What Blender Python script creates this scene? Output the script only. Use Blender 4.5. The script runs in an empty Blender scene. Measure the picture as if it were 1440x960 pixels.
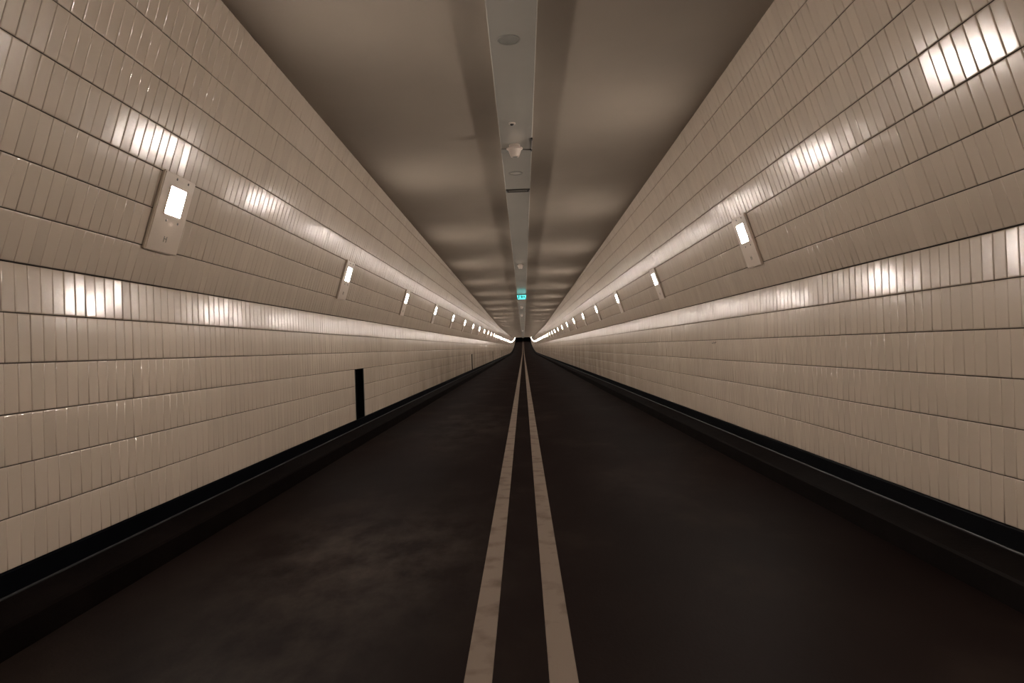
import bpy, bmesh, math, random
import numpy as np
from mathutils import Matrix, Vector
random.seed(7); rng = np.random.default_rng(11)
scene = bpy.context.scene
COL = scene.collection
U = 0.25                      # one wall tile row = 25 cm; everything below is measured in rows, camera at (0,0,0)
EYE = 5.13                    # eye above the road, in rows
XC, HW = -0.17, 9.9           # tunnel axis and half width
ZB, ZK = -3.96, 2.04          # foot of the tiles, knee of the wall
A = math.radians(17.4)        # inward lean of the upper wall
SA, CA = math.sin(A), math.cos(A)
Y0, Y1 = -62.0, 1150.0
S = 19.0                      # lamp spacing

def rise(y):                  # the tunnel climbs again far ahead
    return 7e-5 * np.maximum(0, np.asarray(y, float) - 490.0) ** 2
def ceil_h(y):                # the ceiling sinks slowly towards the middle of the tunnel
    return 9.67 - 0.0082 * np.clip(np.asarray(y, float), -62, 250)
def W(x, y, z):               # rows -> metres, road at zero
    return np.stack([np.asarray(x, float) * U + 0 * np.asarray(y, float), np.asarray(y, float) * U + 0 * np.asarray(x, float),
                     (np.asarray(z, float) + EYE + rise(y)) * U], -1)
def wall_pt(s, r, y, n):      # s side, r rows above the tile foot, n towards the room
    r = np.asarray(r, float); n = np.asarray(n, float); t = r - 6
    lo = r <= 6
    x = np.where(lo, XC + s * (HW - n), XC + s * (HW - t * SA - n * CA))
    z = np.where(lo, ZB + r, ZK + t * CA - n * SA)
    return W(x, y, z)

# ------------------------------------------------------------------ materials
def newmat(name):
    m = bpy.data.materials.new(name); m.use_nodes = True
    nt = m.node_tree; return m, nt, nt.nodes['Principled BSDF']
def setp(b, color=None, rough=None, metal=None, spec=None):
    if color is not None: b.inputs['Base Color'].default_value = (*color, 1)
    if rough is not None: b.inputs['Roughness'].default_value = rough
    if metal is not None: b.inputs['Metallic'].default_value = metal
    if spec is not None: b.inputs['Specular IOR Level'].default_value = spec
def noisy(name, c0, c1, scale, rough, bump=0.0, detail=4, stretch=(1, 1, 1), spec=0.5, metal=0.0, bscale=None, lo=.3, hi=.7):
    m, nt, b = newmat(name); setp(b, None, rough, metal, spec)
    tc = nt.nodes.new('ShaderNodeTexCoord'); mp = nt.nodes.new('ShaderNodeMapping'); mp.inputs['Scale'].default_value = stretch
    nz = nt.nodes.new('ShaderNodeTexNoise'); nz.inputs['Scale'].default_value = scale; nz.inputs['Detail'].default_value = detail
    cr = nt.nodes.new('ShaderNodeValToRGB')
    cr.color_ramp.elements[0].position = lo; cr.color_ramp.elements[0].color = (*c0, 1)
    cr.color_ramp.elements[1].position = hi; cr.color_ramp.elements[1].color = (*c1, 1)
    nt.links.new(tc.outputs['Object'], mp.inputs[0]); nt.links.new(mp.outputs[0], nz.inputs['Vector'])
    nt.links.new(nz.outputs['Fac'], cr.inputs[0]); nt.links.new(cr.outputs[0], b.inputs['Base Color'])
    if bump:
        n2 = nt.nodes.new('ShaderNodeTexNoise'); n2.inputs['Scale'].default_value = bscale or scale * 8; n2.inputs['Detail'].default_value = 3
        nt.links.new(tc.outputs['Object'], n2.inputs['Vector'])
        bp = nt.nodes.new('ShaderNodeBump'); bp.inputs['Strength'].default_value = bump; bp.inputs['Distance'].default_value = 0.01
        nt.links.new(n2.outputs['Fac'], bp.inputs['Height']); nt.links.new(bp.outputs[0], b.inputs['Normal'])
    return m

def satin(m, rough, lo, hi, ior=1.45):
    # plain diffuse body under a thin satin glaze whose sheen stays weak at grazing angles
    nt = m.node_tree; b = nt.nodes['Principled BSDF']; out = nt.nodes['Material Output']
    d = nt.nodes.new('ShaderNodeBsdfDiffuse'); g = nt.nodes.new('ShaderNodeBsdfGlossy'); g.inputs['Roughness'].default_value = rough
    src = b.inputs['Base Color'].links[0].from_socket; nt.links.new(src, d.inputs['Color'])
    if b.inputs['Normal'].links:
        nn = b.inputs['Normal'].links[0].from_socket; nt.links.new(nn, d.inputs['Normal']); nt.links.new(nn, g.inputs['Normal'])
    f = nt.nodes.new('ShaderNodeFresnel'); f.inputs['IOR'].default_value = ior
    mr = nt.nodes.new('ShaderNodeMapRange'); mr.inputs[1].default_value = 0; mr.inputs[2].default_value = .6; mr.inputs[3].default_value = lo; mr.inputs[4].default_value = hi
    nt.links.new(f.outputs[0], mr.inputs[0])
    mx = nt.nodes.new('ShaderNodeMixShader'); nt.links.new(mr.outputs[0], mx.inputs[0]); nt.links.new(d.outputs[0], mx.inputs[1]); nt.links.new(g.outputs[0], mx.inputs[2])
    nt.links.new(mx.outputs[0], out.inputs['Surface']); return m
def tile_material():
    m, nt, b = newmat('glazed_cream_tile'); setp(b, None, 0.13, 0, 0.5)
    at = nt.nodes.new('ShaderNodeAttribute'); at.attribute_name = 'tint'
    tc = nt.nodes.new('ShaderNodeTexCoord')
    mp = nt.nodes.new('ShaderNodeMapping'); mp.inputs['Scale'].default_value = (.35, .12, .5)
    nz = nt.nodes.new('ShaderNodeTexNoise'); nz.inputs['Scale'].default_value = 1.6; nz.inputs['Detail'].default_value = 5
    nt.links.new(tc.outputs['Object'], mp.inputs[0]); nt.links.new(mp.outputs[0], nz.inputs['Vector'])
    cr = nt.nodes.new('ShaderNodeValToRGB')
    cr.color_ramp.elements[0].position = .25; cr.color_ramp.elements[0].color = (.485, .405, .328, 1)
    cr.color_ramp.elements[1].position = .75; cr.color_ramp.elements[1].color = (.545, .455, .37, 1)
    nt.links.new(nz.outputs['Fac'], cr.inputs[0])
    mu = nt.nodes.new('ShaderNodeMix'); mu.data_type = 'RGBA'; mu.blend_type = 'MULTIPLY'; mu.inputs[0].default_value = 1
    nt.links.new(cr.outputs[0], mu.inputs[6]); nt.links.new(at.outputs['Color'], mu.inputs[7])
    # streaky stains on lower rows; loss of light with distance is painted in too
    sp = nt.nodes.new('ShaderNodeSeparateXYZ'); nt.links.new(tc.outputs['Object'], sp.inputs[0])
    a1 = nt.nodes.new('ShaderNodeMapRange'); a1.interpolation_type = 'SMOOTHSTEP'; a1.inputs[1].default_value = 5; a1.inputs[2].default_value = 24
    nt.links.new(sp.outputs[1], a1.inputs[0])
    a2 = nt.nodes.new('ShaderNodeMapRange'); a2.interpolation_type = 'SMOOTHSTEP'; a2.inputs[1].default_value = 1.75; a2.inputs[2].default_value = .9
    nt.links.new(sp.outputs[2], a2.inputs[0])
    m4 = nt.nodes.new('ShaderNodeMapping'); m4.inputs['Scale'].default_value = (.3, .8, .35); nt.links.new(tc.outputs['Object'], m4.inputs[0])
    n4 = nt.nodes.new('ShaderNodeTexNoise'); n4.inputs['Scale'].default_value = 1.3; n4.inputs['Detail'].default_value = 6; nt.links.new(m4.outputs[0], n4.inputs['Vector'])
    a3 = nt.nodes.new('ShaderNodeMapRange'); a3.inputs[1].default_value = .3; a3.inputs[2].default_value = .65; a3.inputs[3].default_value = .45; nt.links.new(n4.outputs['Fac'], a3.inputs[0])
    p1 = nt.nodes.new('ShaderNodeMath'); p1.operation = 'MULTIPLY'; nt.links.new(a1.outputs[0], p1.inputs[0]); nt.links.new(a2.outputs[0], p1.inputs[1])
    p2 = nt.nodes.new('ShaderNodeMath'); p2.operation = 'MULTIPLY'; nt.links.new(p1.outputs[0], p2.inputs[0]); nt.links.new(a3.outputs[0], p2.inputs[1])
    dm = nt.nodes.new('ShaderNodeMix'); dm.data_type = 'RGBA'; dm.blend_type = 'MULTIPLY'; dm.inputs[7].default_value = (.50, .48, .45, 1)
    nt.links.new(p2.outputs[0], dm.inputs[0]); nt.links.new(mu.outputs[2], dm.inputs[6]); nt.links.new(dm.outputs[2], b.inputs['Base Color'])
    w = nt.nodes.new('ShaderNodeTexNoise'); w.inputs['Scale'].default_value = 9; w.inputs['Detail'].default_value = 1
    nt.links.new(tc.outputs['Object'], w.inputs['Vector'])
    bp = nt.nodes.new('ShaderNodeBump'); bp.inputs['Strength'].default_value = .05; bp.inputs['Distance'].default_value = .004
    nt.links.new(w.outputs['Fac'], bp.inputs['Height']); nt.links.new(bp.outputs[0], b.inputs['Normal'])
    return m
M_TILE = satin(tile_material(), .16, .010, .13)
M_GROUT = noisy('dark_grout', (.018, .012, .008), (.036, .025, .018), 6, .9)
M_CEIL = noisy('brown_grey_ceiling_paint', (.24, .20, .162), (.268, .224, .182), .8, .8, spec=.12)
M_STRIP = noisy('grey_green_ceiling_strip', (.385, .362, .322), (.42, .396, .352), .7, .2, spec=.5)
satin(M_CEIL, .6, 0.0, .015); satin(M_STRIP, .12, .005, .42)
M_BASE = noisy('black_skirting', (.0018, .002, .003), (.003, .0034, .0045), 3, .7, spec=.08)
M_KERB = noisy('dark_brown_kerb', (.0035, .0024, .0022), (.006, .0042, .0038), 4, .9, .3, spec=.06)
M_EDGE = noisy('grey_sealant', (.008, .0082, .0085), (.02, .02, .021), 9, .6, spec=.25)
M_PLATE = noisy('cream_enamelled_plate', (.50, .41, .33), (.53, .435, .35), 3, .35)
M_DARKMETAL = noisy('dark_metal', (.03, .028, .025), (.05, .045, .04), 5, .4, metal=.3)
M_METAL = noisy('grey_steel', (.22, .21, .20), (.30, .29, .27), 6, .4, metal=.6)
M_BLACK = noisy('black_lining', (.002, .002, .002), (.004, .004, .004), 4, .9, spec=.1)
M_WHITE = noisy('warm_white_plastic', (.44, .37, .315), (.49, .41, .35), 6, .35)
M_RING = noisy('grey_plastic', (.15, .145, .125), (.19, .18, .16), 6, .6, spec=.15)
M_SIGNBOX = noisy('dark_teal_housing', (.01, .03, .035), (.015, .045, .05), 4, .4)
M_PICTO, _n, _b = newmat('green_pictogram'); setp(_b, (.0, .12, .10), .5)
_b.inputs['Emission Color'].default_value = (0, .42, .34, 1); _b.inputs['Emission Strength'].default_value = .15
def emis(name, col, st):
    m = bpy.data.materials.new(name); m.use_nodes = True; nt = m.node_tree; nt.nodes.clear()
    e = nt.nodes.new('ShaderNodeEmission'); e.inputs[0].default_value = (*col, 1); e.inputs[1].default_value = st
    o = nt.nodes.new('ShaderNodeOutputMaterial'); nt.links.new(e.outputs[0], o.inputs[0]); return m
M_LAMP = emis('lamp_glow', (1.0, .89, .80), 430)
M_SIGN = emis('cyan_sign_glow', (.09, .62, .58), 2.8)

satin(M_BASE, .4, .0, .02); satin(M_KERB, .5, .0, .012); satin(M_EDGE, .4, .01, .05); satin(M_BLACK, .6, 0, .002)
def road_material():
    m, nt, b = newmat('dark_worn_asphalt'); setp(b, None, .55, 0, .22)
    tc = nt.nodes.new('ShaderNodeTexCoord')
    mp = nt.nodes.new('ShaderNodeMapping'); mp.inputs['Scale'].default_value = (1.0, .55, 1)
    nt.links.new(tc.outputs['Object'], mp.inputs[0])
    nz = nt.nodes.new('ShaderNodeTexNoise'); nz.inputs['Scale'].default_value = 1.1; nz.inputs['Detail'].default_value = 7; nz.inputs['Roughness'].default_value = .62
    nt.links.new(mp.outputs[0], nz.inputs['Vector'])
    cr = nt.nodes.new('ShaderNodeValToRGB'); e = cr.color_ramp.elements
    e[0].position = .36; e[0].color = (.0058, .0027, .0022, 1); e[1].position = .74; e[1].color = (.017, .0110, .0085, 1)
    x = e.new(.54); x.color = (.0078, .0043, .0035, 1)
    nt.links.new(nz.outputs['Fac'], cr.inputs[0])
    # dusty scuffed patches left where wheels turn
    last = cr.outputs[0]
    for (px, py, sx, sy, w) in ((-1.05, 4.4, 1.15, 1.9, .026), (-1.15, 2.5, .8, 1.3, .016), (.9, 6.6, .5, 1.2, .008), (-.9, 12.0, .9, 4.0, .014)):
        m2 = nt.nodes.new('ShaderNodeMapping'); m2.vector_type = 'POINT'
        m2.inputs['Location'].default_value = (-px / sx, -py / sy, 0); m2.inputs['Scale'].default_value = (1 / sx, 1 / sy, 0)
        nt.links.new(tc.outputs['Object'], m2.inputs[0])
        ln = nt.nodes.new('ShaderNodeVectorMath'); ln.operation = 'LENGTH'; nt.links.new(m2.outputs[0], ln.inputs[0])
        mr = nt.nodes.new('ShaderNodeMapRange'); mr.interpolation_type = 'SMOOTHSTEP'
        mr.inputs[1].default_value = 1.15; mr.inputs[2].default_value = .0; mr.inputs[3].default_value = 0; mr.inputs[4].default_value = 1
        nt.links.new(ln.outputs['Value'], mr.inputs[0])
        n3 = nt.nodes.new('ShaderNodeTexNoise'); n3.inputs['Scale'].default_value = 3.2; n3.inputs['Detail'].default_value = 8; n3.inputs['Roughness'].default_value = .65
        nt.links.new(mp.outputs[0], n3.inputs['Vector'])
        m3 = nt.nodes.new('ShaderNodeMapRange'); m3.inputs[1].default_value = .38; m3.inputs[2].default_value = .68
        nt.links.new(n3.outputs['Fac'], m3.inputs[0])
        mm = nt.nodes.new('ShaderNodeMath'); mm.operation = 'MULTIPLY'; nt.links.new(mr.outputs[0], mm.inputs[0]); nt.links.new(m3.outputs[0], mm.inputs[1])
        ad = nt.nodes.new('ShaderNodeMix'); ad.data_type = 'RGBA'; ad.blend_type = 'ADD'
        nt.links.new(mm.outputs[0], ad.inputs[0]); nt.links.new(last, ad.inputs[6]); ad.inputs[7].default_value = (w, w * .85, w * .7, 1)
        last = ad.outputs[2]
    nt.links.new(last, b.inputs['Base Color'])
    rr = nt.nodes.new('ShaderNodeMapRange'); rr.inputs[1].default_value = .3; rr.inputs[2].default_value = .7; rr.inputs[3].default_value = .9; rr.inputs[4].default_value = .7
    nt.links.new(nz.outputs['Fac'], rr.inputs[0]); nt.links.new(rr.outputs[0], b.inputs['Roughness'])
    n2 = nt.nodes.new('ShaderNodeTexNoise'); n2.inputs['Scale'].default_value = 60; n2.inputs['Detail'].default_value = 3
    nt.links.new(tc.outputs['Object'], n2.inputs['Vector'])
    bp = nt.nodes.new('ShaderNodeBump'); bp.inputs['Strength'].default_value = .25; bp.inputs['Distance'].default_value = .004
    nt.links.new(n2.outputs['Fac'], bp.inputs['Height']); nt.links.new(bp.outputs[0], b.inputs['Normal'])
    return m
M_ROAD = satin(road_material(), .5, .002, .012)
M_PAINT = noisy('worn_cream_road_paint', (.075, .054, .041), (.145, .111, .087), 5, .8, .2, detail=8, lo=.28, hi=.5, spec=.15)

satin(M_PAINT, .5, .0, .03)
# ------------------------------------------------------------------ helpers
def link(o, parent=None):
    COL.objects.link(o)
    if parent: o.parent = parent
    return o
def mesh_obj(name, verts, faces, mats, parent=None, smooth=False, fmat=None):
    me = bpy.data.meshes.new(name)
    me.from_pydata([tuple(v) for v in verts], [], [tuple(f) for f in faces])
    for m in mats: me.materials.append(m)
    if fmat is not None: me.polygons.foreach_set('material_index', fmat)
    if smooth: me.polygons.foreach_set('use_smooth', [True] * len(me.polygons))
    me.update()
    return link(bpy.data.objects.new(name, me), parent)
def bm_obj(name, bm, mat, parent=None, smooth=False):
    me = bpy.data.meshes.new(name); bm.normal_update(); bm.to_mesh(me); bm.free(); me.materials.append(mat)
    if smooth: me.polygons.foreach_set('use_smooth', [True] * len(me.polygons))
    return link(bpy.data.objects.new(name, me), parent)
def tag(o, label, cat, group=None, kind=None):
    o['label'] = label; o['category'] = cat
    if group: o['group'] = group
    if kind: o['kind'] = kind
    return o
def empty(name, loc):
    o = bpy.data.objects.new(name, None); o.empty_display_size = .1; o.location = loc; return link(o)
def box(bm, x0, x1, y0, y1, z0, z1, bev=0, seg=2):
    r = bmesh.ops.create_cube(bm, size=1)
    vs = r['verts']
    for v in vs:
        v.co = Vector((x0 + (v.co.x + .5) * (x1 - x0), y0 + (v.co.y + .5) * (y1 - y0), z0 + (v.co.z + .5) * (z1 - z0)))
    if bev:
        es = list({e for v in vs for e in v.link_edges})
        bmesh.ops.bevel(bm, geom=es, offset=bev, segments=seg, affect='EDGES', clamp_overlap=True)
def lathe(bm, prof, seg=32, c=(0, 0, 0)):       # prof: (radius, z) list, closed at ends if radius 0
    rings = []
    for r, z in prof:
        if r < 1e-6: rings.append([bm.verts.new((c[0], c[1], c[2] + z))])
        else: rings.append([bm.verts.new((c[0] + r * math.cos(2 * math.pi * i / seg), c[1] + r * math.sin(2 * math.pi * i / seg), c[2] + z)) for i in range(seg)])
    for a, b in zip(rings, rings[1:]):
        for i in range(seg):
            j = (i + 1) % seg
            if len(a) == 1 and len(b) == 1: continue
            if len(a) == 1: bm.faces.new((a[0], b[j], b[i]))
            elif len(b) == 1: bm.faces.new((a[i], a[j], b[0]))
            else: bm.faces.new((a[i], a[j], b[j], b[i]))
    bmesh.ops.recalc_face_normals(bm, faces=bm.faces[:])
def tube(bm, pts, r, seg=10):
    rings = []
    for k, p in enumerate(pts):
        p = Vector(p); d = (Vector(pts[min(k + 1, len(pts) - 1)]) - Vector(pts[max(k - 1, 0)])).normalized()
        a = d.orthogonal().normalized() if k == 0 else (rings_a - d * rings_a.dot(d)).normalized()
        rings_a = a; b = d.cross(a)
        rings.append([bm.verts.new(p + r * (math.cos(2 * math.pi * i / seg) * a + math.sin(2 * math.pi * i / seg) * b)) for i in range(seg)])
    for a, b in zip(rings, rings[1:]):
        for i in range(seg): bm.faces.new((a[i], a[(i + 1) % seg], b[(i + 1) % seg], b[i]))
    bm.faces.new(rings[0][::-1]); bm.faces.new(rings[-1])
def ys_for(a, b):
    return np.array(sorted(set([a, b] + [float(v) for v in np.arange(math.ceil(a / 8) * 8, b, 8)])))
def extrude_profile(name, prof_fn, ys, mats, fm=None, closed=False):
    """prof_fn(y) -> (k,3) points in metres"""
    P = [prof_fn(y) for y in ys]; k = len(P[0]); V = np.concatenate(P); F = []; FM = []
    for i in range(len(ys) - 1):
        for j in range(k if closed else k - 1):
            j2 = (j + 1) % k
            F.append((i * k + j, i * k + j2, (i + 1) * k + j2, (i + 1) * k + j)); FM.append(fm[j] if fm else 0)
    if closed:
        F.append(tuple(range(k))[::-1]); F.append(tuple((len(ys) - 1) * k + j for j in range(k))); FM += [0, 0]
    return mesh_obj(name, V, F, mats, fmat=FM)

# ------------------------------------------------------------------ tiled walls
NICHES = [(42.1 + 95 * i, 44.5 + 95 * i) for i in range(4)]      # left wall only
TW = S / 50
def tiled_wall(name, s):
    VV = []; FF = []; FMM = []; TT = []; SS = []; nv = 0
    GH = .024
    # backing of grout, in panels so that niches stay open
    niches = NICHES if s < 0 else []
    cuts = sorted(set(list(ys_for(Y0, Y1)) + [v for n in niches for v in n]))
    bk = -.03
    for a, b in zip(cuts, cuts[1:]):
        inn = any(n[0] - 1e-6 <= a and b <= n[1] + 1e-6 for n in niches)
        for r0, r1 in ((0, 3), (3, 6), (6.00001, 14.2)):
            if inn and r0 == 0: continue
            q = np.array([wall_pt(s, r, y, bk) for r, y in ((r0, a), (r0, b), (r1, b), (r1, a))])
            VV.append(q); FF.append(np.arange(nv, nv + 4)[None] if s > 0 else np.arange(nv + 3, nv - 1, -1)[None]); FMM.append([1]); TT.append(np.ones(4)); SS.append(np.zeros(1, bool)); nv += 4
    # tiles
    for r in range(14):
        edges = np.arange(Y0, Y1, TW) + rng.uniform(-.05, .05)
        edges = edges + rng.uniform(-.010, .010, len(edges))
        gp = np.abs(rng.normal(.005, .0025, len(edges))) + .0015; yL = edges[:-1] + gp[:-1]; yR = edges[1:] - gp[1:]
        gap_b = GH / 2 + (.012 if r == 6 else 0); gap_t = GH / 2
        # some wider joints where panels of tiles meet, next to the lamps
        ph = 0 if s < 0 else .5
        for n in range(-2, 40):
            yc = (n + ph) * S - .95
            k = int(np.argmin(np.abs(yR - yc))); yR[k] -= .016
        if niches and r < 3:
            keep = np.ones(len(yL), bool)
            for n0, n1 in niches:
                keep &= ~((yL > n0 - .02) & (yR < n1 + .02))
            yL = yL[keep]; yR = yR[keep]
            for n0, n1 in niches:
                m = (yL < n0) & (yR > n0 - .0); yR = np.where(m, n0, yR)
                m = (yL < n1) & (yR > n1); yL = np.where(m, n1, yL)
        N = len(yL); tx = rng.normal(0, .007, N); tv = rng.normal(0, .005, N); off = rng.uniform(-.0025, .0025, N)
        tint = np.clip(rng.normal(1, .022, N), .93, 1.06)
        near = yL < 260
        for grp, rings in ((near, ((0, -.03), (0, -.011), (.008, -.0035), (.026, 0))), (~near, ((0, 0),))):
            a = yL[grp]; b = yR[grp]; n_ = len(a)
            if not n_: continue
            cy = (a + b) / 2; pts = []
            for ins, dz in rings:
                c = []
                for (yy, rr) in ((a + ins, r + gap_b + ins), (b - ins, r + gap_b + ins), (b - ins, r + 1 - gap_t - ins), (a + ins, r + 1 - gap_t - ins)):
                    n = dz + off[grp] + tx[grp] * (yy - cy) + tv[grp] * (rr - r - .5)
                    c.append(wall_pt(s, np.full(n_, rr) if r >= 6 else np.full(n_, rr), yy, n))
                pts.append(np.stack(c, 1))
            P = np.concatenate(pts, 1)            # n_, 4*R, 3
            R = len(rings); base = nv + np.arange(n_)[:, None] * (4 * R)
            fl = []
            for q in range(R - 1):
                for i in range(4):
                    j = (i + 1) % 4
                    fl.append([4 * q + i, 4 * q + j, 4 * q + 4 + j, 4 * q + 4 + i])
            fl.append([4 * (R - 1) + i for i in range(4)])
            fl = np.array(fl)
            if s < 0: fl = fl[:, ::-1]
            f = (base[:, :, None] + fl[None]).reshape(-1, 4)
            VV.append(P.reshape(-1, 3)); FF.append(f); FMM.append(np.zeros(len(f), int)); SS.append(np.tile(np.arange(len(fl)) < len(fl) - 1, n_)); TT.append(np.repeat(tint[grp], 4 * R)); nv += n_ * 4 * R
    V = np.concatenate(VV); F = np.concatenate(FF); FM = np.concatenate(FMM); T = np.concatenate(TT); SMc = np.concatenate(SS)
    # the winding: make faces look into the room
    me = bpy.data.meshes.new(name)
    me.vertices.add(len(V)); me.vertices.foreach_set('co', V.ravel().astype(np.float32))
    me.loops.add(F.size); me.loops.foreach_set('vertex_index', F.ravel().astype(np.int32))
    me.polygons.add(len(F)); me.polygons.foreach_set('loop_start', np.arange(0, F.size, 4, dtype=np.int32))
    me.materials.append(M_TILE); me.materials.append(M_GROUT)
    me.polygons.foreach_set('material_index', FM.astype(np.int32)); me.polygons.foreach_set('use_smooth', SMc)
    me.update(calc_edges=True); me.validate()
    at = me.color_attributes.new('tint', 'FLOAT_COLOR', 'POINT')
    at.data.foreach_set('color', np.stack([T, T, T, np.ones_like(T)], 1).ravel().astype(np.float32))
    o = link(bpy.data.objects.new(name, me))
    return o
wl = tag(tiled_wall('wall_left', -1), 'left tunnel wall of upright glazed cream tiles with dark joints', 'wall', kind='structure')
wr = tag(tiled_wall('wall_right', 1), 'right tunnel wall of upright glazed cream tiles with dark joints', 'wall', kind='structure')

# skirting and kerbs
for s, side in ((-1, 'left'), (1, 'right')):
    o = extrude_profile('baseboard_' + side, lambda y: np.array([W(XC + s * x, y, z) for x, z in
        ((HW + .12, ZB - .005), (HW - .02, ZB - .005), (HW - .035, ZB - .03), (HW - .035, -4.40), (HW + .12, -4.40))]), ys_for(Y0, Y1), [M_BASE], closed=True)
    tag(o, f'black skirting strip under the tiles along the {side} wall', 'skirting', kind='structure')
    o = extrude_profile('trim_' + ('1' if s < 0 else '2'), lambda y: np.array([W(XC + s * x, y, z) for x, z in
        ((HW + .12, -4.40), (HW - .035, -4.40), (HW - .05, -4.43), (HW - .085, -4.435), (HW - .12, -4.445), (HW - .80, -4.58), (HW - .85, -4.63), (HW - .87, -5.11), (HW - .87, -5.4), (HW + .12, -5.4))]),
        ys_for(Y0, Y1), [M_KERB, M_EDGE], fm=[0, 1, 1, 0, 0, 0, 0, 0, 0, 0], closed=True)
    tag(o, f'dark raised kerb running along the foot of the {side} wall', 'kerb', kind='structure')

# road
xs = np.linspace(XC - HW - .1, XC + HW + .1, 9)
o = extrude_profile('floor', lambda y: np.array([W(x, y, -EYE) for x in xs]), ys_for(Y0, Y1), [M_ROAD])
o.data.flip_normals(); tag(o, 'dark brown worn asphalt road surface of the tunnel', 'road', kind='structure')
for i, (a, b, lab) in enumerate(((-1.10, -.66, 'left'), (.222, .666, 'right'))):
    o = extrude_profile('road_line', lambda y: np.array([W(x, y, z) for x, z in ((a, -EYE + .001), (a + .01, -EYE + .012), (b - .01, -EYE + .012), (b, -EYE + .001))]), ys_for(-20, Y1), [M_PAINT])
    o.data.flip_normals()
    tag(o, f'worn cream painted line on the road, {lab} one of the centre pair', 'road marking', 'painted centre lines')

# ceiling (a thin shell seen from below) and the dropped centre strip
def ceil_prof(y):
    h = float(ceil_h(y)); w = HW - (h - ZK) * SA / CA + .25
    return np.array([W(XC - w, y, h), W(XC + w, y, h), W(XC + w, y, h + .3), W(XC - w, y, h + .3)])
o = extrude_profile('ceiling', ceil_prof, ys_for(Y0, Y1), [M_CEIL], closed=True)
tag(o, 'brownish grey smooth tunnel ceiling with soft bands of lamp light', 'ceiling', kind='structure')
DROP = .55; SX = .69
def strip_prof(y):
    h = float(ceil_h(y))
    return np.array([W(x, y, z) for x, z in ((-SX, h), (-SX, h - DROP + .03), (-SX + .03, h - DROP), (SX - .03, h - DROP), (SX, h - DROP + .03), (SX, h))])
o = extrude_profile('trim_3', strip_prof, ys_for(Y0, Y1), [M_STRIP], closed=True)
tag(o, 'grey service strip boxed down along the middle of the ceiling', 'ceiling strip', kind='structure')

# ------------------------------------------------------------------ wall lamps (local: x along tunnel, y up the wall, z into the room; metres)
def r_(v): return v * U
def make_lamp_parts(root):
    bm = bmesh.new()      # cover plate
    box(bm, r_(-.83), r_(.83), r_(-1.06), r_(1.06), r_(.012), r_(.115), bev=r_(.03), seg=3)
    plate = bm_obj('cover_plate', bm, M_PLATE, root)
    bm = bmesh.new()      # gasket frame round the lens
    for a in ((-.45, .45, -.05, -.005), (-.45, .45, .725, .77)):
        box(bm, r_(a[0]), r_(a[1]), r_(a[2]), r_(a[3]), r_(.11), r_(.135), bev=r_(.006))
    for a in ((-.45, -.405), (.405, .45)):
        box(bm, r_(a[0]), r_(a[1]), r_(-.01), r_(.73), r_(.11), r_(.135), bev=r_(.006))
    frame = bm_obj('lens_frame', bm, M_PLATE, root)
    bm = bmesh.new()
    box(bm, r_(-.403), r_(.403), r_(0), r_(.722), r_(.112), r_(.134), bev=r_(.006))
    for q in bm.verts:
        if q.co.z > r_(.125): q.co.z += (r_(.722) - q.co.y) * .012      # the lens is a touch thicker at its foot
    o = bm_obj('lamp_lens', bm, M_LAMP, root); o['label'] = 'glowing white rectangular lens'
    me = None
    for i, (x, y) in enumerate(((-.2, .95), (.42, .95), (-.2, -.18), (.42, -.18))):
        if me is None:
            bm = bmesh.new(); lathe(bm, [(0, r_(.135)), (r_(.022), r_(.134)), (r_(.034), r_(.125)), (r_(.036), r_(.112)), (0, r_(.11))], 14)
            me = bm_obj('screw', bm, M_METAL, plate, True); me.location = (r_(x), r_(y), 0)
        else:
            c = me.copy(); link(c, plate); c.location = (r_(x), r_(y), 0)
    bm = bmesh.new()      # small emblem of two uprights and a bar
    box(bm, r_(-.08), r_(-.055), r_(-.76), r_(-.6), r_(.11), r_(.122)); box(bm, r_(.055), r_(.08), r_(-.76), r_(-.6), r_(.11), r_(.122)); box(bm, r_(-.055), r_(.055), r_(-.68), r_(-.655), r_(.11), r_(.122))
    bm_obj('emblem', bm, M_RING, plate)
TC = 1.985                # plate centre, rows above the knee
def lamp_matrix(s, y):
    t = TC
    x = XC + s * (HW - t * SA); z = ZK + t * CA
    loc = W(x, y, z)
    up = Vector((-s * SA, 0, CA)); n = Vector((-s * CA, 0, -SA)); ax = up.cross(n)
    m = Matrix((ax, up, n)).transposed().to_4x4(); m.translation = Vector([float(v) for v in loc]); return m
ORD = ['nearest', 'second', 'third', 'fourth', 'fifth', 'sixth', 'seventh', 'eighth', 'ninth', 'tenth', 'eleventh', 'twelfth', 'thirteenth', 'fourteenth']
proto = bpy.data.objects.new('wall_lamp', None); link(proto); make_lamp_parts(proto)
first = True
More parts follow.
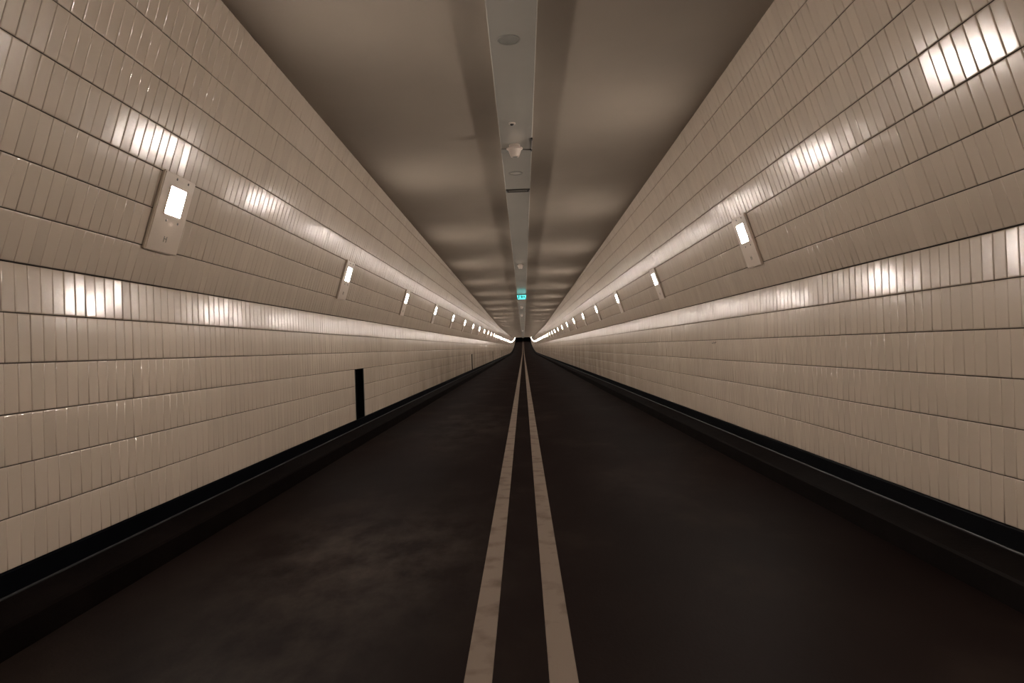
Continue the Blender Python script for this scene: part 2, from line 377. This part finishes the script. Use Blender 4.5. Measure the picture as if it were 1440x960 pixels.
for s, side, ph in ((-1, 'left', 0), (1, 'right', .5)):
    ns = [n for n in range(-2, 48)]
    for n in ns:
        y = (n + ph) * S + .03
        k = (n - 1) if s < 0 else (n - 1)      # rank among those seen by the camera
        if first: o = proto; first = False
        else:
            o = proto.copy(); link(o)
            for ch in proto.children:
                if n > 9 and ch.name.split('.')[0] == 'lens_frame': continue
                c = ch.copy(); link(c, o)
                for g in ch.children:
                    if n <= 9: link(g.copy(), c)
        o.matrix_world = lamp_matrix(s, y)
        if s > 0 and n <= 0 or s < 0 and n <= 0:
            lab = f'lit cream wall lamp on the {side} wall beside or behind the camera, outside the picture'
        elif k < len(ORD):
            sz = 'large' if k == 0 else 'small' if k < 5 else 'tiny'
            lab = f'{sz} lit cream wall lamp on the {side} wall, {ORD[k]} from the camera' if k else f'{sz} lit cream wall lamp on the {side} wall, the one nearest the camera'
        else:
            lab = f'speck sized lit lamp in the merged far row on the {side} wall'
        tag(o, lab, 'wall lamp', f'lamps along the {side} wall')

# ------------------------------------------------------------------ black niches in the left wall
def make_niche(y0, y1, root):
    x0 = XC - HW; z0 = ZB; z1 = ZB + 3 - .012; d = 1.2
    cx, cy, cz = [float(v) for v in W(x0, (y0 + y1) / 2, z0)]
    hl = (y1 - y0) / 2 * U; H = (z1 - z0) * U; D = d * U; t = .006
    bm = bmesh.new()      # lining: back, two cheeks, top and sill
    box(bm, -D, -D + t, -hl, hl, 0, H); box(bm, -D, -.008, -hl - t, -hl, 0, H); box(bm, -D, -.008, hl, hl + t, 0, H)
    box(bm, -D, -.008, -hl - t, hl + t, H, H + t); box(bm, -D, -.008, -hl - t, hl + t, -t, 0)
    bm_obj('lining', bm, M_BLACK, root)
    bm = bmesh.new()
    box(bm, -.11, -.10, -hl, hl, 0, H)
    bm_obj('door_leaf', bm, M_BLACK, root)
    for y in (-hl, hl - .012):
        bm = bmesh.new(); box(bm, -.006, .003, y, y + .012, 0, H, bev=.001); bm_obj('frame_post', bm, M_RING, root)
    return (cx, cy, cz)
for i, (a, b) in enumerate(NICHES):
    root = empty('wall_hatch', (0, 0, 0)); root.location = make_niche(a, b, root)
    tag(root, ['wide black recessed hatch low in the left wall, nearest the camera', 'narrow looking black hatch low in the left wall, second from the camera',
               'thin black hatch low in the left wall, third from the camera', 'thinnest black hatch low in the left wall, farthest and fourth from the camera'][i], 'hatch', 'black hatches in the left wall')

# small scribble on the right wall
bm = bmesh.new()
pts = []
for i in range(26):
    u = i / 25; pts.append((u * .36, .02 * math.sin(u * 31) + .012 * math.sin(u * 13) + .01, 0))
tube(bm, [(0, r_(p[0]) * 2.2, r_(p[1]) * 2) for p in pts], .0016, 6)
g = bm_obj('scribble', bm, M_DARKMETAL, wr); g['label'] = 'small dark handwritten scribble on a tile'
g.location = W(XC + HW - .012, 36.0, -.12 + 0)

# ------------------------------------------------------------------ things under the centre strip
def under(x, y):          # point on the strip's underside
    return Vector([float(v) for v in W(x, y, float(ceil_h(y)) - DROP)])
bm = bmesh.new(); R = r_(.345)
lathe(bm, [(0, -.004), (R * .8, -.004), (R * .84, -.007), (R * .97, -.007), (R, -.003), (R, .001), (0, .001)], 48)
o = bm_obj('ceiling_disc', bm, M_RING, None, False); o.location = under(-.12, 20.6)
tag(o, 'flat grey round disc on the ceiling strip, nearest the camera', 'ceiling disc')
# small dome
root = empty('ceiling_sensor', under(-.14, 28.1))
bm = bmesh.new(); lathe(bm, [(0, .001), (.034, .001), (.034, -.006), (.030, -.010), (0, -.010)], 28); bm_obj('mounting_ring', bm, M_WHITE, root, False)
bm = bmesh.new(); lathe(bm, [(.020, -.009), (.019, -.018), (.013, -.025), (0, -.028)], 24); bm_obj('sensor_dome', bm, M_DARKMETAL, root, True)
tag(root, 'tiny round sensor with dark dome between the disc and the bell fixture', 'sensor')
# bell shaped fixture
def bell(loc, k, mat, label, name='bell_fixture'):
    root = empty(name, loc)
    bm = bmesh.new(); lathe(bm, [(0, .001), (.060 * k, .001), (.060 * k, -.02 * k), (.068 * k, -.038 * k), (0, -.038 * k)], 36); bm_obj('mounting_collar', bm, mat, root, True)
    bm = bmesh.new(); lathe(bm, [(0, -.036 * k), (.089 * k, -.038 * k), (.089 * k, -.046 * k), (.074 * k, -.052 * k), (.046 * k, -.130 * k), (.040 * k, -.134 * k), (0, -.134 * k)], 36)
    o = bm_obj('bell', bm, mat, root, False)
    bm = bmesh.new(); lathe(bm, [(.03 * k, -.133 * k), (.028 * k, -.137 * k), (0, -.138 * k)], 24); bm_obj('lens_cap', bm, M_RING, root, True)
    tag(root, label, 'ceiling fixture'); return root
bell(under(-.08, 31.05), 1.0, M_WHITE, 'pinkish white bell shaped fixture hanging from the ceiling strip')
bell(under(-.02, 72.8), .9, M_WHITE, 'small white bell fixture on the ceiling strip before the cyan sign')
bell(under(-.05, 138), .85, M_WHITE, 'tiny pale bell fixture on the ceiling strip, first beyond the cyan sign')
bell(under(-.02, 292), .85, M_WHITE, 'barely visible pale bell fixture on the ceiling strip, farthest away')
o = bell(under(-.12, 168), .85, M_WHITE, 'tiny pale bell fixture on the ceiling strip, second beyond the cyan sign')
# cable across the strip beside the bell
root = empty('cable_run', under(0, 31.6))
def rel(x, y, dz):
    return under(x, y) - root.location + Vector((0, 0, dz))
bm = bmesh.new(); tube(bm, [rel(-.28, 31.6, -.006), rel(.1, 31.62, -.007), rel(.45, 31.75, -.006), rel(.66, 31.8, -.006)], .0045); bm_obj('cable', bm, M_DARKMETAL, root)
bm = bmesh.new(); tube(bm, [rel(.672, 30.2, -.006), rel(.672, 31.8, -.006)], .004); bm_obj('edge_conduit', bm, M_METAL, root)
for y in (30.2, 31.85):
    bm = bmesh.new(); p = rel(.665, y, 0); box(bm, p.x - .014, p.x + .008, p.y - .03, p.y + .03, p.z - .016, p.z, bev=.002); bm_obj('junction_box', bm, M_DARKMETAL, root)
bm = bmesh.new(); p0 = rel(-.68, 31.55, 0); p1 = rel(-.27, 31.6, 0); box(bm, p0.x, p1.x, p0.y, p0.y + .16, p0.z - .010, p0.z - .001, bev=.003); bm_obj('flat_bracket', bm, M_RING, root)
tag(root, 'thin dark cable run with small boxes crossing the strip at the bell fixture', 'cable')
# ring
bm = bmesh.new(); R = r_(.36)
lathe(bm, [(R * .80, .001), (R * .80, -.006), (R * .86, -.010), (R * .97, -.010), (R, -.006), (R, .001)], 48)
root = empty('recessed_ring', under(-.09, 35.9)); bm_obj('rim', bm, M_RING, root)
bm = bmesh.new(); lathe(bm, [(0, -.002), (R * .81, -.002), (R * .81, .001), (0, .001)], 48); bm_obj('centre_plate', bm, M_STRIP, root)
tag(root, 'flush grey ring on the ceiling strip, just before the slotted grille', 'ceiling ring')
# slot grille
root = empty('slot_grille', under(0, 39.7)); hx = .165; hy = .075
bm = bmesh.new()
box(bm, -hx, hx, -hy, -hy + .022, -.016, 0, bev=.002); box(bm, -hx, hx, hy - .022, hy, -.016, 0, bev=.002)
box(bm, -hx, -hx + .02, -hy, hy, -.016, 0, bev=.002); box(bm, hx - .02, hx, -hy, hy, -.016, 0, bev=.002)
bm_obj('grille_frame', bm, M_DARKMETAL, root)
bm = bmesh.new(); box(bm, -hx + .02, hx - .02, -hy + .02, hy - .02, -.004, -.001); bm_obj('backing_plate', bm, M_BLACK, root)
for y in (-.026, .0, .026):
    bm = bmesh.new(); box(bm, -hx + .03, hx - .03, y - .006, y + .006, -.014, -.004, bev=.001); bm_obj('slat', bm, M_RING, root)
tag(root, 'dark slotted grille lying across the ceiling strip', 'grille')

# ------------------------------------------------------------------ lit emergency sign
root = empty('exit_sign', under(0, 110)); w = .172; h0 = -.026; h1 = -.19
bm = bmesh.new(); box(bm, -w - .012, w + .012, .0, .06, h1 - .014, -.001, bev=.006); bm_obj('sign_housing', bm, M_SIGNBOX, root)
bm = bmesh.new()          # face a little narrower at the bottom, as a lit acrylic block
vs = [(-w, -.006, h0 - .008), (w, -.006, h0 - .008), (w * .86, -.006, h1), (-w * .86, -.006, h1)]
v = [bm.verts.new(p) for p in vs]; v2 = [bm.verts.new((p[0], .004, p[2])) for p in vs]
bm.faces.new(v[::-1]); bm.faces.new(v2)
for i in range(4): bm.faces.new((v[i], v[(i + 1) % 4], v2[(i + 1) % 4], v2[i]))
bmesh.ops.recalc_face_normals(bm, faces=bm.faces[:]); o = bm_obj('sign_face', bm, M_SIGN, root); face = o; o['label'] = 'glowing cyan white sign face'
def flat(name, polys):
    bm = bmesh.new()
    for poly in polys:
        a = [bm.verts.new((x, -.011, z)) for x, z in poly]; b = [bm.verts.new((x, -.005, z)) for x, z in poly]
        bm.faces.new(a); bm.faces.new(b[::-1])
        for i in range(len(poly)): bm.faces.new((a[i], b[i], b[(i + 1) % len(poly)], a[(i + 1) % len(poly)]))
    bmesh.ops.recalc_face_normals(bm, faces=bm.faces[:]); return bm_obj(name, bm, M_PICTO, face)
def rc(x0, x1, z0, z1): return [(x0, z0), (x1, z0), (x1, z1), (x0, z1)]
flat('door_pictogram', [rc(-.128, -.088, -.172, -.04), rc(-.076, -.04, -.1, -.066)])
flat('runner_pictogram', [rc(-.012, .010, -.062, -.040), [(-.03, -.066), (.036, -.062), (.040, -.112), (-.022, -.118)], [(-.018, -.105), (.012, -.105), (-.006, -.172), (-.040, -.166)],
                          [(.014, -.1), (.042, -.1), (.056, -.166), (.024, -.170)], [(.03, -.068), (.06, -.082), (.056, -.094), (.028, -.084)]])
flat('arrow_pictogram', [rc(.062, .09, -.120, -.080), [(.084, -.045), (.138, -.1), (.084, -.158)]])
tag(root, 'glowing cyan emergency exit sign hanging from the ceiling strip', 'exit sign')

# ------------------------------------------------------------------ world, camera
w_ = bpy.data.worlds.new('World'); scene.world = w_; w_.use_nodes = True
w_.node_tree.nodes['Background'].inputs[0].default_value = (.02, .017, .015, 1); w_.node_tree.nodes['Background'].inputs[1].default_value = .02
cam = bpy.data.cameras.new('camera'); co = bpy.data.objects.new('camera', cam); link(co)
F = 1000.0; cam.sensor_width = 36; cam.lens = 36 * F / 1440; cam.clip_start = .02; cam.clip_end = 2000
v = Vector(((736 - 720) / F, -(488.3 - 480) / F, -1)).normalized()
ro = math.radians(2.0)
u = Vector((-math.sin(ro), math.cos(ro), 0)); u = (u - v * u.dot(v)).normalized()
r = v.cross(u)
# camera axes in the world: world X=r, Y=v, Z=u expressed in camera coordinates
mw = Matrix((r, v, u)).to_4x4()
mw.translation = Vector((0, 0, EYE * U)); co.matrix_world = mw
scene.camera = co
vs_ = scene.view_settings; vs_.view_transform = 'Standard'; vs_.look = 'None'; vs_.gamma = 1; vs_.exposure = 0; vs_.use_curve_mapping = False
